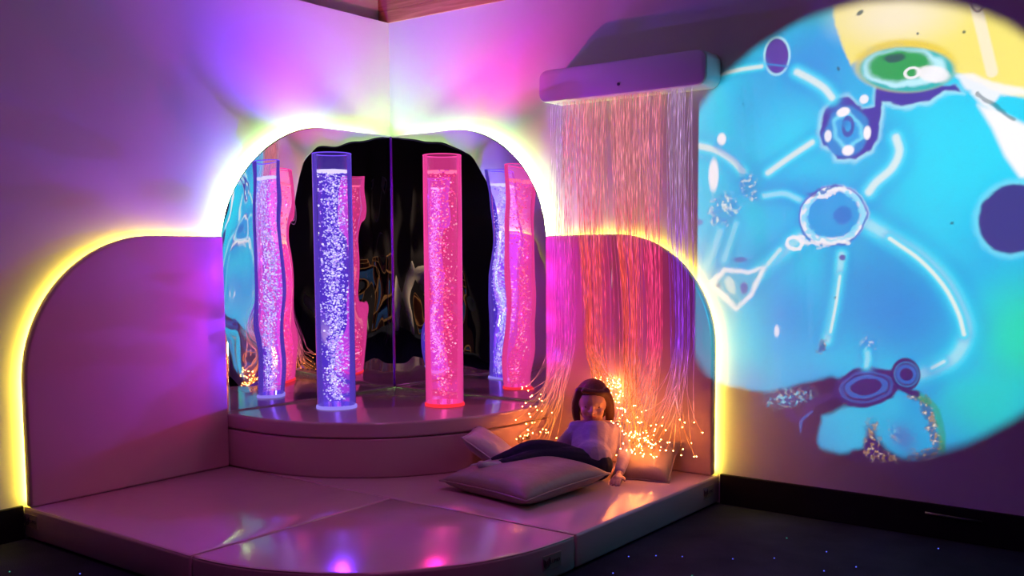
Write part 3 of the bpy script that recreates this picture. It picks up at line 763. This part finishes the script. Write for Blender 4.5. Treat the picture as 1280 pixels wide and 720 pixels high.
PATTERN=[
('e',2.3022,0.7474,0.2584,0.2584,0,0.6,'deep',0.5,0),
('e',2.4062,0.7242,0.1306,0.1632,0,0.7,'deep',0.6,0),
('e',1.9528,0.7217,0.1496,0.1904,0,0.8,'deep',0.45,0),
('e',2.6054,0.9861,0.1632,0.2448,0,0.9,'deep',0.3,0),
('e',1.9414,1.3465,0.1904,0.1904,0,0.6,'bright',0.55,0),
('e',2.5147,1.2425,0.204,0.2448,0,0.7,'bright',0.6,0),
('e',1.8438,0.9076,0.1632,0.1496,0,0.7,'deep',0.5,0),
('e',2.0265,0.7101,0.204,0.2176,0,0.6,'deep',0.35,0),
('e',2.3015,0.7744,0.2176,0.204,0,0.6,'deep',0.75,0),
('e',2.1029,0.4871,0.2992,0.0816,0,0.6,'deep',0.4,0),
('e',1.7385,0.6096,0.1224,0.136,0,0.8,'bright',0.8,0),
('e',1.9887,1.1618,0.1632,0.068,0,0.6,'deep',0.4,0),
('e',2.7299,0.6861,0.1768,0.2312,0,0.6,'green',0.95,0),
('e',2.6106,0.4481,0.1632,0.136,0,0.8,'green',0.5,0),
('e',2.0478,1.7743,0.1088,0.0707,0,0.6,'teal',0.9,0),
('e',2.0368,1.627,0.1632,0.1632,0,0.8,'deep',0.55,0),
('p',[(2.0699,1.9181),(2.1076,1.6989),(2.1593,1.5803),(2.2145,1.6267),(2.3053,1.6413),(2.4072,1.5926),(2.4945,1.5168),(2.6021,1.4557),(2.7387,1.3987),(2.7246,1.8059)],0.0082,'yellow',1,1),
('e',2.3031,1.7242,0.2312,0.1088,-0.1,0.8,'cream',0.9,0),
('p',[(2.5616,1.4125),(2.6274,1.3843),(2.7417,1.3139),(2.7468,1.1656),(2.6908,1.1781),(2.6455,1.2472),(2.6059,1.3366)],0.0109,'white',1,0),
('l',[(2.5422,1.7391),(2.5686,1.637),(2.6004,1.5101)],0.019,0.35,'cream',0.9,0),
('l',[(2.5277,1.7536),(2.5382,1.7151),(2.5573,1.7024),(2.5751,1.7267)],0.0041,0.4,'dark',0.7,0),
('p',[(2.2241,1.5571),(2.241,1.5105),(2.2374,1.4449),(2.2057,1.4345),(2.1507,1.4851),(2.0958,1.4796),(2.0577,1.4341),(2.0478,1.3665),(2.0602,1.3106),(2.0998,1.2944),(2.1061,1.2585),(2.1831,1.254),(2.2411,1.2907),(2.2665,1.3314),(2.2742,1.4415),(2.3417,1.4197),(2.4117,1.4288),(2.4745,1.461),(2.5204,1.4489),(2.4957,1.4765),(2.3602,1.4852),(2.2829,1.5087)],0.0136,'pale',0.9,1),
('p',[(2.2295,1.5512),(2.2437,1.5102),(2.2401,1.4393),(2.2058,1.4318),(2.1508,1.477),(2.1016,1.4709),(2.0634,1.4282),(2.0562,1.3658),(2.0686,1.3156),(2.1053,1.2995),(2.1143,1.2662),(2.1775,1.2624),(2.2357,1.2963),(2.2586,1.332),(2.2661,1.4527),(2.3414,1.4301),(2.4115,1.4391),(2.4694,1.4691),(2.5081,1.4601),(2.4955,1.4815),(2.3601,1.4904),(2.2827,1.514)],0.0054,'indigo',1,1),
('e',2.3329,1.5604,0.1686,0.087,-0.16,0.15,'amber',0.9,0),
('e',2.3383,1.5469,0.1578,0.0734,-0.16,0.12,'teal',1,0),
('e',2.328,1.5532,0.136,0.0653,-0.14,0.12,'pale',1,1),
('e',2.3175,1.5622,0.1088,0.0544,-0.1,0.25,'green2',1,1),
('e',2.4239,1.522,0.0544,0.0272,-0.3,0.3,'white',0.9,1),
('r',2.3589,1.5343,0.0218,0.0163,0,0.0054,0.5,'white',0.9,0),
('e',2.3014,1.59,0.0381,0.0136,0,0.3,'dkgreen',0.9,1),
('p',[(2.4947,1.5093),(2.5421,1.5116),(2.6013,1.4804),(2.7377,1.4276),(2.7382,1.4131),(2.6256,1.4386),(2.5989,1.4115),(2.6391,1.3734),(2.6043,1.3863),(2.5612,1.4275),(2.5198,1.469)],0.0082,'white',0.85,1),
('l',[(2.5606,1.445),(2.627,1.3967),(2.6691,1.3562)],0.0068,0.4,'dkgreen',0.6,1),
('e',1.8949,1.6441,0.0517,0.0707,0.1,0.1,'pale',0.85,0),
('e',1.8949,1.6441,0.0435,0.0626,0.1,0.1,'violet',1,0),
('l',[(1.8565,1.6207),(1.9338,1.6034)],0.0041,0.5,'mid',0.8,0),
('l',[(1.6837,1.606),(1.7559,1.6123),(1.8385,1.6143)],0.0136,0.6,'cream2',0.9,0),
('l',[(1.9692,1.5801),(2.0243,1.5467),(2.0672,1.515),(2.0958,1.4796)],0.0218,0.6,'cream2',0.9,0),
('l',[(1.5895,1.3507),(1.6648,1.328),(1.7291,1.2889),(1.7705,1.246)],0.0218,0.6,'cream2',0.9,0),
('l',[(1.8689,1.2351),(1.9426,1.2819),(2.0286,1.3321)],0.019,0.6,'cream2',0.9,0),
('l',[(2.3134,1.328),(2.3249,1.28),(2.303,1.2286),(2.2517,1.1834),(2.2285,1.1522)],0.0245,0.7,'cream2',0.85,0),
('e',1.6562,1.2372,0.0218,0.0653,0,0.35,'white',1,0),
('e',1.6868,1.3675,0.019,0.0245,0,0.35,'white',1,0),
('e',1.9118,0.6651,0.0109,0.0245,0,0.5,'white',0.8,0),
('l',[(1.9917,1.0043),(1.919,0.9423),(1.8594,0.8932),(1.7984,0.843)],0.0272,0.8,'paleblue',0.8,0),
('l',[(1.9187,0.9595),(1.8744,0.9077)],0.0136,0.6,'cream2',0.7,0),
('l',[(2.1408,0.9417),(2.1295,0.8254),(2.1123,0.7132),(2.0968,0.6423)],0.019,0.7,'paleblue',0.9,0),
('l',[(2.1369,0.8671),(2.1226,0.7555),(2.1075,0.6709)],0.0095,0.6,'cream2',0.9,0),
('l',[(2.2284,1.0444),(2.2957,1.0029),(2.4004,0.9358),(2.4774,0.8576),(2.5289,0.7677),(2.5505,0.6907),(2.5214,0.611),(2.4609,0.5676),(2.3986,0.5366)],0.0299,0.7,'paleblue',0.85,0),
('l',[(2.3011,0.9948),(2.4007,0.9226),(2.478,0.8368),(2.5246,0.7494),(2.5436,0.6826)],0.0122,0.6,'cream2',0.95,0),
('l',[(2.4851,0.5904),(2.4484,0.5668)],0.0109,0.6,'cream2',0.7,0),
('l',[(1.8551,1.1528),(1.9301,1.1585),(1.9892,1.1338)],0.0136,0.7,'paleblue',0.8,0),
('l',[(1.6847,1.0261),(1.6373,0.907)],0.0218,0.7,'paleblue',0.6,0),
('l',[(1.7482,1.0545),(1.7022,0.9221)],0.0163,0.7,'paleblue',0.5,0),
('l',[(1.6646,1.3456),(1.7608,1.2726),(1.7716,1.1705)],0.0163,0.8,'deep',0.5,0),
('e',2.148,1.3589,0.0789,0.0898,0,0.15,'mid',0.9,1),
('p',[(2.0975,1.4035),(2.1463,1.4371),(2.2018,1.3735),(2.2081,1.3356),(2.155,1.2908),(2.1043,1.3431)],0.0082,'paleblue',1,1),
('p',[(2.1087,1.3944),(2.1468,1.4156),(2.1912,1.369),(2.1919,1.3368),(2.1545,1.3125),(2.1153,1.3478)],0.0082,'blue2',1,1),
('e',2.1356,1.4273,0.0245,0.0163,0.2,0.3,'white',1,0),
('e',2.2184,1.3509,0.0136,0.0245,0,0.3,'white',1,0),
('e',2.1549,1.2962,0.0218,0.019,0,0.3,'white',1,0),
('e',2.0847,1.35,0.0136,0.0218,0,0.3,'white',0.9,0),
('r',2.1531,1.3773,0.0163,0.0272,0,0.0068,0.4,'indigo',0.8,0),
('e',2.1447,1.3861,0.0136,0.0136,0,0.4,'mid',0.8,0),
('e',2.205,1.4638,0.0163,0.0163,0,0.3,'white',0.9,0),
('e',2.1045,1.0746,0.1306,0.1142,0.1,0.25,'deep',0.5,1),
('r',2.1072,1.0773,0.1061,0.0925,0.1,0.0163,0.7,'white',0.9,1),
('r',2.11,1.08,0.0979,0.0898,0.1,0.0109,0.5,'paleblue',0.8,2),
('r',2.1045,1.0746,0.117,0.1034,0.1,0.0044,0.5,'mid2',0.8,1),
('e',2.1183,1.0798,0.0653,0.0598,0,0.3,'blue2',0.9,1),
('e',2.1407,1.0737,0.0354,0.0326,0,0.3,'mid2',0.7,1),
('r',1.9717,0.9819,0.0272,0.0218,0,0.0082,0.5,'white',0.9,1),
('l',[(1.9918,0.9986),(2.0355,0.9869),(2.1065,0.9806),(2.1618,0.9911)],0.0109,0.6,'white',0.8,2),
('e',2.1438,0.9307,0.0122,0.0109,0,0.4,'violet',0.9,0),
('l',[(2.0608,1.1423),(2.1083,1.157),(2.1441,1.1665)],0.0109,0.6,'white',0.85,2),
('l',[(2.0234,1.1604),(2.0745,1.1639),(2.13,1.1835)],0.0082,0.6,'indigo',0.7,2),
('e',1.6997,1.1086,0.0707,0.0598,0.3,0.4,'speck',0.9,2),
('e',1.8025,1.1837,0.0354,0.0598,0.4,0.5,'speck',0.8,2),
('p',[(1.6383,0.8287),(1.7026,0.8923),(1.7978,0.8841),(1.8684,0.9019),(1.8509,0.8495),(1.8088,0.7756),(1.7528,0.7296),(1.7041,0.773)],0.0082,'white',0.9,1),
('p',[(1.6645,0.8291),(1.7124,0.8775),(1.798,0.8694),(1.8473,0.8844),(1.8294,0.8434),(1.7961,0.7841),(1.7557,0.7475),(1.72,0.7883)],0.0082,'bluegrey',1,1),
('r',1.7548,0.8128,0.0027,0.0027,0,0.0014,0.5,'white',0.1,0),
('e',1.7831,0.8192,0.0163,0.0245,0,0.4,'violet',0.8,0),
('e',1.7291,0.8272,0.019,0.0381,0.4,0.4,'cream2',0.7,1),
('e',1.6808,0.8264,0.0109,0.0109,0,0.5,'violet',0.6,0),
('e',1.7658,0.9221,0.0299,0.0136,0,0.5,'violet',0.7,1),
('e',1.5959,1.0636,0.0218,0.0136,0,0.5,'violet',0.7,0),
('e',2.6748,1.05,0.1197,0.1251,0,0.15,'paleblue',0.9,1),
('e',2.677,1.05,0.1061,0.1088,0,0.08,'indigo2',1,1),
('p',[(1.5584,0.4765),(1.6919,0.4618),(1.8044,0.4404),(1.8821,0.4407),(2.0017,0.4794),(2.1165,0.5164),(2.1951,0.4941),(2.2156,0.44),(2.1472,0.4002),(2.0853,0.3716),(2.0695,0.2982),(2.0821,0.2506),(2.1507,0.2416),(2.2278,0.2733),(2.259,0.3327),(2.2812,0.3073),(2.341,0.259),(2.3938,0.2381),(2.4202,0.2142),(2.4699,0.253),(2.5001,0.2461),(2.5805,0.2616),(2.5854,0.1034),(1.5638,-0.0562)],0.0136,'dark0',1,1),
('e',1.9582,0.4236,0.1088,0.0435,0.2,0.6,'speck2',0.9,2),
('e',2.2601,0.2882,0.0299,0.0925,0.1,0.5,'gold',0.95,2),
('e',2.3099,0.233,0.0707,0.0326,-0.5,0.5,'gold',0.85,2),
('e',2.213,0.1983,0.049,0.019,0.1,0.5,'olive',0.8,1),
('e',2.412,0.5107,0.0816,0.1088,0,0.5,'deep',0.35,0),
('l',[(2.3876,0.4684),(2.4342,0.4455),(2.4537,0.3802),(2.4731,0.3152),(2.4439,0.2768),(2.393,0.2653)],0.019,0.7,'gold',0.8,2),
('l',[(2.4002,0.4775),(2.4518,0.447),(2.4791,0.3694),(2.4896,0.2636)],0.0136,0.7,'green2',0.6,1),
('l',[(2.3992,0.2278),(2.4395,0.2547),(2.4695,0.2665)],0.0054,0.5,'white',0.8,0),
('e',2.3336,0.3406,0.0272,0.0435,0,0.6,'speck2',0.7,2),
('e',2.3656,0.3222,0.049,0.0598,0.3,0.6,'violet',0.5,1),
('e',2.2337,0.486,0.1142,0.0707,0.25,0.12,'violet2',1,1),
('e',2.2923,0.5071,0.0816,0.0408,0.2,0.15,'violet2',1,1),
('r',2.2337,0.486,0.0653,0.0326,0.2,0.0082,0.6,'mid2',0.8,1),
('r',2.2337,0.486,0.0898,0.049,0.22,0.0054,0.6,'mid2',0.5,1),
('e',2.365,0.5396,0.049,0.0571,0,0.1,'violet2',1,0),
('r',2.3676,0.5398,0.0272,0.0272,0,0.0082,0.6,'mid2',0.9,0),
('r',2.3676,0.5398,0.0381,0.0408,0,0.0041,0.6,'mid',0.6,0),
('l',[(2.3611,0.4906),(2.4002,0.4775)],0.0136,0.6,'violet2',1,1),
('l',[(1.9591,0.3741),(2.0042,0.3493),(2.047,0.4111),(2.118,0.4457)],0.0163,0.8,'violet2',0.8,1),
('l',[(2.005,0.3057),(2.0101,0.3498),(2.0475,0.3823)],0.0054,0.6,'mid2',0.6,1),
('e',2.0774,0.6159,0.0136,0.0272,-0.4,0.4,'gold',0.9,2),
('e',2.2437,0.6303,0.0272,0.0381,0,0.6,'speck',0.8,2),
('l',[(2.2389,0.608),(2.2347,0.5581)],0.0136,0.7,'paleblue',0.7,1),
('e',1.8742,0.5521,0.0054,0.0054,0,0.5,'dkgreen',0.6,0),
('e',2.1849,1.7517,0.0136,0.0082,0.5,0.4,'dkgreen',0.85,0),
('e',1.9854,1.7861,0.0054,0.0054,0.5,0.4,'dkgreen',0.85,0),
('e',2.1159,1.5746,0.0054,0.0082,0.5,0.4,'dkgreen',0.85,0),
('e',2.5145,1.6442,0.0054,0.0054,0.5,0.4,'dkgreen',0.85,0),
('e',2.3731,1.6581,0.0041,0.0054,0.5,0.4,'dkgreen',0.85,0),
('e',1.7701,1.4879,0.0041,0.0041,0.5,0.4,'dkgreen',0.85,0),
('e',2.4965,1.0414,0.0054,0.0054,0.5,0.4,'dkgreen',0.85,0),
('e',2.1218,0.7918,0.0041,0.0041,0.5,0.4,'dkgreen',0.85,0)]

def paint():
    N = 760
    g = np.linspace(-1, 1, N)
    # wall coordinates of every slide point
    X, Z = np.meshgrid(PC.x + g * PR * 1.24, PC.z + g * PR * 1.24, indexing='ij')
    W1 = (fbm(X, Z, 26, 3) - .5) * .016, (fbm(X, Z, 26, 9) - .5) * .016
    W2 = (fbm(X, Z, 55, 13) - .5) * .040, (fbm(X, Z, 55, 19) - .5) * .040
    WS = {0: (X, Z), 1: (X + W1[0], Z + W1[1]), 2: (X + W2[0], Z + W2[1])}
    speck = ss_(.52, .75, fbm(X, Z, 95, 31)); speck2 = ss_(.5, .7, fbm(X, Z, 120, 41))
    C = np.empty((N, N, 3)); C[:] = PAL['base']
    def mix(mask, col):
        nonlocal C
        C = C * (1 - mask[..., None]) + col * mask[..., None]
    n1 = fbm(X, Z, 3.2, 5); mix(ss_(.45, .75, n1) * .45, PAL['bright']); mix(ss_(.55, .25, n1) * .35, PAL['deep'])
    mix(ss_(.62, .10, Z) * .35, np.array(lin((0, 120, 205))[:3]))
    def put(mask, col, al):
        if col == 'speck': mix(mask * al * .55, PAL['mid']); mix(mask * speck * al, PAL['cream2']); mix(mask * speck2 * .5 * al, PAL['mid2'])
        elif col == 'speck2': mix(mask * al * .4, PAL['mid2']); mix(mask * speck2 * al, PAL['paleblue']); mix(mask * speck * .7 * al, PAL['gold'])
        elif col == 'gold': mix(mask * al * .75, PAL['violet2']); mix(mask * speck2 * al, PAL['gold']); mix(mask * speck * speck2 * al, PAL['white'])
        else: mix(mask * al, PAL[col])
    for q in PATTERN:
        if q[0] in 'er':
            if q[0] == 'e': _, cx, cz, a, b, rot, soft, col, al, w = q
            else: _, cx, cz, a, b, rot, wd, soft, col, al, w = q
            x, z = WS[w]; c, s = math.cos(rot), math.sin(rot)
            u, v = (x - cx) * c + (z - cz) * s, -(x - cx) * s + (z - cz) * c
            d = np.sqrt((u / a) ** 2 + (v / b) ** 2)
            if q[0] == 'e': m = ss_(1 + soft * .5, 1 - soft, d) if soft < .55 else ss_(1.25, .1, d)
            else: m = ss_(wd, wd * (1 - soft), np.abs(d - 1) * min(a, b))
        elif q[0] == 'l':
            _, pts, r, soft, col, al, w = q; x, z = WS[w]
            pts = catmull(pts, 6) if len(pts) > 2 else pts
            d = np.full(X.shape, 9.)
            for (ax, az), (bx, bz) in zip(pts, pts[1:]):
                dx, dz = bx - ax, bz - az; h = np.clip(((x - ax) * dx + (z - az) * dz) / (dx * dx + dz * dz + 1e-12), 0, 1)
                d = np.minimum(d, np.hypot(x - ax - h * dx, z - az - h * dz))
            wide = col in ('cream2', 'paleblue') and r > .009
            if wide:
                put(ss_(r * 3.4, r * .8, d), 'deep', .40); put(ss_(r * 2.0, r * .6, d), 'bright', .85 * al); put(ss_(r * 1.3, r * .25, d), 'paleblue', .9 * al)
                put(ss_(r * .62, r * .1, np.abs(d - r * .12)), 'cream2', .95 * al if col == 'cream2' else .35 * al); continue
            m = ss_(r * (1 + soft * .4), r * (1 - soft), d)
        else:
            _, pts, soft, col, al, w = q; x, z = WS[w]
            ins = np.zeros(X.shape, bool); d = np.full(X.shape, 9.)
            for (ax, az), (bx, bz) in zip(pts, pts[1:] + pts[:1]):
                dx, dz = bx - ax, bz - az; h = np.clip(((x - ax) * dx + (z - az) * dz) / (dx * dx + dz * dz + 1e-12), 0, 1)
                d = np.minimum(d, np.hypot(x - ax - h * dx, z - az - h * dz))
                cr = ((az > z) != (bz > z)); xi = (bx - ax) * (z - az) / (bz - az + 1e-12) + ax; ins ^= cr & (x < xi)
            m = ss_(-soft, soft, np.where(ins, d, -d))
        put(m, col, al)
    rad = np.hypot(X - PC.x, Z - PC.z) / PR
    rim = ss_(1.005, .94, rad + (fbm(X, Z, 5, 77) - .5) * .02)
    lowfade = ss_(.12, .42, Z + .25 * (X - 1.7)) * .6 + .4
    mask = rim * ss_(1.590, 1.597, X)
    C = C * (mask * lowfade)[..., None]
    return X, Z, np.clip(C, 0, 1)
X_, Z_, C_ = paint()
N_ = X_.shape[0]
P_ = np.stack([X_, np.zeros_like(X_), Z_], -1).reshape(-1, 3)
pj = np.array(PJ); ax = np.array(PC - PJ); ax /= np.linalg.norm(ax)
D_ = P_ - pj; S_ = pj + D_ * (SD / (D_ @ ax))[:, None]
ii = np.arange(N_ * N_).reshape(N_, N_)
F_ = np.stack([ii[:-1, :-1], ii[1:, :-1], ii[1:, 1:], ii[:-1, 1:]], -1).reshape(-1, 4)
me = bpy.data.meshes.new('oil_slide')
me.vertices.add(len(S_)); me.vertices.foreach_set('co', S_.astype(np.float32).ravel())
me.loops.add(F_.size); me.loops.foreach_set('vertex_index', F_.astype(np.int32).ravel())
me.polygons.add(len(F_)); me.polygons.foreach_set('loop_start', np.arange(0, F_.size, 4, dtype=np.int32))
me.update()
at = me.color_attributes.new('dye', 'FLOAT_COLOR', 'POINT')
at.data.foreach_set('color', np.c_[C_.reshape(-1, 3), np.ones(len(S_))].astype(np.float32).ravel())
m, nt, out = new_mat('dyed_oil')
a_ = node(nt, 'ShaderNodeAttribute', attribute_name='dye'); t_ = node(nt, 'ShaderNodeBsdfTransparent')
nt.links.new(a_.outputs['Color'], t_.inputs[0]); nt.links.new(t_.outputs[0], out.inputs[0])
projector = thing('projector', 'small dark picture projector standing behind the viewer', 'projector', tuple(PJ - Vector((0, 0, .06))))
obj('oil_slide', me, m, projector, smooth=False)
AX = Vector(ax); RT = AX.cross(Vector((0, 0, 1))).normalized(); UP = RT.cross(AX)
PF = Matrix((RT, AX, UP)).transposed().to_4x4(); PF.translation = PJ
bm = bmesh.new()                                                 # open-fronted housing round the lamp
for (x0, x1, y0, y1, z0, z1) in ((-.075, .075, -.08, -.07, -.075, .075), (-.085, -.075, -.08, .33, -.075, .075), (.075, .085, -.08, .33, -.075, .075), (-.085, .085, -.08, .33, .075, .085), (-.085, .085, -.08, .33, -.085, -.075)):
    box(bm, x0, x1, y0, y1, z0, z1)
bmesh.ops.transform(bm, matrix=PF, verts=bm.verts[:])
obj('housing', bm, M_grey, projector, smooth=False)
bm = bmesh.new(); px_, py_ = PJ.x, PJ.y
tube(bm, [(px_, py_, .35), (px_, py_, PJ.z - .09)], .014, 12)
for k in range(3):
    a_ = k * 2.0944 + .4; tube(bm, [(px_, py_, .42), (px_ + .3 * math.cos(a_), py_ + .3 * math.sin(a_), .008)], .009, 8)
obj('tripod', bm, M_grey, projector)
la = bpy.data.lights.new('projector_lamp', 'SPOT'); la.energy = PROJ_W; la.spot_size = math.radians(26); la.spot_blend = 0; la.shadow_soft_size = 0
lo = bpy.data.objects.new('projector_lamp', la); COL.objects.link(lo); lo.parent = projector
lo.location = PJ - Vector(projector.location); lo.rotation_euler = AX.to_track_quat('-Z', 'Y').to_euler()

# ------------------------------------------------------------------ added fill lights under the ceiling, no such fixtures known
def ceiling_fill(x, y, col, w, size):
    la = bpy.data.lights.new('ceiling_lamp', 'AREA'); la.energy = w; la.color = col; la.size = size
    lo = bpy.data.objects.new('ceiling_lamp', la); COL.objects.link(lo); lo.location = (x, y, TOP - .02)
for q in CEIL_FILL: ceiling_fill(*q)
la = bpy.data.lights.new('mat_spotlight', 'SPOT'); la.energy = MAT_FILL; la.color = (1, .14, .75); la.spot_size = math.radians(62); la.spot_blend = .6; la.shadow_soft_size = .06  # added magenta fill that lifts the mats
lo = bpy.data.objects.new('mat_spotlight', la); COL.objects.link(lo); lo.location = (1.9, -2.1, TOP - .06)
lo.rotation_euler = (Vector((.95, -1.0, .1)) - lo.location).to_track_quat('-Z', 'Y').to_euler()

# ------------------------------------------------------------------ furnishings made up at the far end for the mirrors to reflect
M_oak = pbr('oiled_oak', (.42, .24, .11, 1), .45, vary=.2)
M_bag = pbr('cream_bean_bag_fabric', (.62, .58, .52, 1), .8, bump=[(12, .5, .02)])
M_tub = pbr('blue_storage_tub', (.03, .12, .38, 1), .4)
cab = thing('shelf_unit', 'low oak shelf unit at the far end of the room, reflected in the corner mirrors', 'shelf', (5.6, -6.9, 0))
for x in (4.7, 5.3, 5.9, 6.3): obj('upright_panel', box_bm(x, x + .03, -7.15, -6.8, 0, .93), M_oak, cab, smooth=False)
for z in (.06, .36, .66, .93): obj('shelf_board', box_bm(4.7, 6.33, -7.15, -6.79, z, z + .025), M_oak, cab, smooth=False)
for k, (x, z) in enumerate(((4.78, .085), (5.36, .385), (5.98, .085))):
    tb = obj('storage_tub', box_bm(x, x + .36, -7.08, -6.84, z, z + .2, bevel=.02), M_tub)
    tag(tb, ['blue storage tub on the bottom board at the left end of the far shelf unit', 'blue storage tub in the middle of the far shelf unit', 'blue storage tub on the bottom board at the right end of the far shelf unit'][k], 'storage tub', 'tubs on the far shelf unit')
bm = bmesh.new(); lathe(bm, [(.0, 0.0), (.36, .005), (.46, .10), (.45, .28), (.34, .48), (.18, .60), (.05, .66), (.0, .67)], 5.75, -5.1, 40, closed=False)
for v in bm.verts: v.co += Vector((0, 0, 1)) * 0 + .03 * mnoise.noise_vector(v.co * 3) * min(1, v.co.z * 5)
tag(obj('bean_bag', bm, M_bag), 'cream bean bag on the carpet at the far end, reflected in the mirrors', 'bean bag')
la = bpy.data.lights.new('far_downlight', 'SPOT'); la.energy = FAR_W; la.color = (1, .72, .45); la.spot_size = math.radians(70); la.spot_blend = .5; la.shadow_soft_size = .05  # added warm fill so the far furnishings show in the mirrors
lo = bpy.data.objects.new('far_downlight', la); COL.objects.link(lo); lo.location = (5.3, -5.6, TOP - .06)
lo.rotation_euler = (Vector((5.6, -6.3, 0)) - lo.location).to_track_quat('-Z', 'Y').to_euler()

# ------------------------------------------------------------------ camera
cd = bpy.data.cameras.new('camera'); cam = bpy.data.objects.new('camera', cd); COL.objects.link(cam)
yaw, pitch, roll = math.radians(37.0508), math.radians(-4.7943), math.radians(-.3279)
fw = Vector((-math.sin(yaw) * math.cos(pitch), math.cos(yaw) * math.cos(pitch), math.sin(pitch)))
rt = Vector((math.cos(yaw), math.sin(yaw), 0)); upv = rt.cross(fw)
r2 = rt * math.cos(roll) + upv * math.sin(roll); u2 = upv * math.cos(roll) - rt * math.sin(roll)
mw = Matrix((r2, u2, -fw)).transposed().to_4x4(); mw.translation = (3.3029, -3.4339, .9595)
cam.matrix_world = mw
cd.sensor_width = 36; cd.lens = 1239.71 / 1280 * 36; cd.shift_y = (417.88 - 360) / 1280; cd.clip_start = .05
SC.camera = cam
wd = bpy.data.worlds.new('world'); SC.world = wd; wd.use_nodes = True
wd.node_tree.nodes['Background'].inputs[0].default_value = (0, 0, 0, 1)
vs = SC.view_settings; vs.view_transform = 'Standard'; vs.look = 'None'; vs.exposure = EXPOSURE; vs.gamma = 1; vs.use_curve_mapping = False
cy = SC.cycles
cy.use_denoising = True; cy.max_bounces = 10; cy.diffuse_bounces = 4; cy.glossy_bounces = 8; cy.transparent_max_bounces = 64; cy.transmission_bounces = 8
cy.sample_clamp_indirect = 6; cy.caustics_reflective = False; cy.caustics_refractive = False; cy.use_light_tree = True
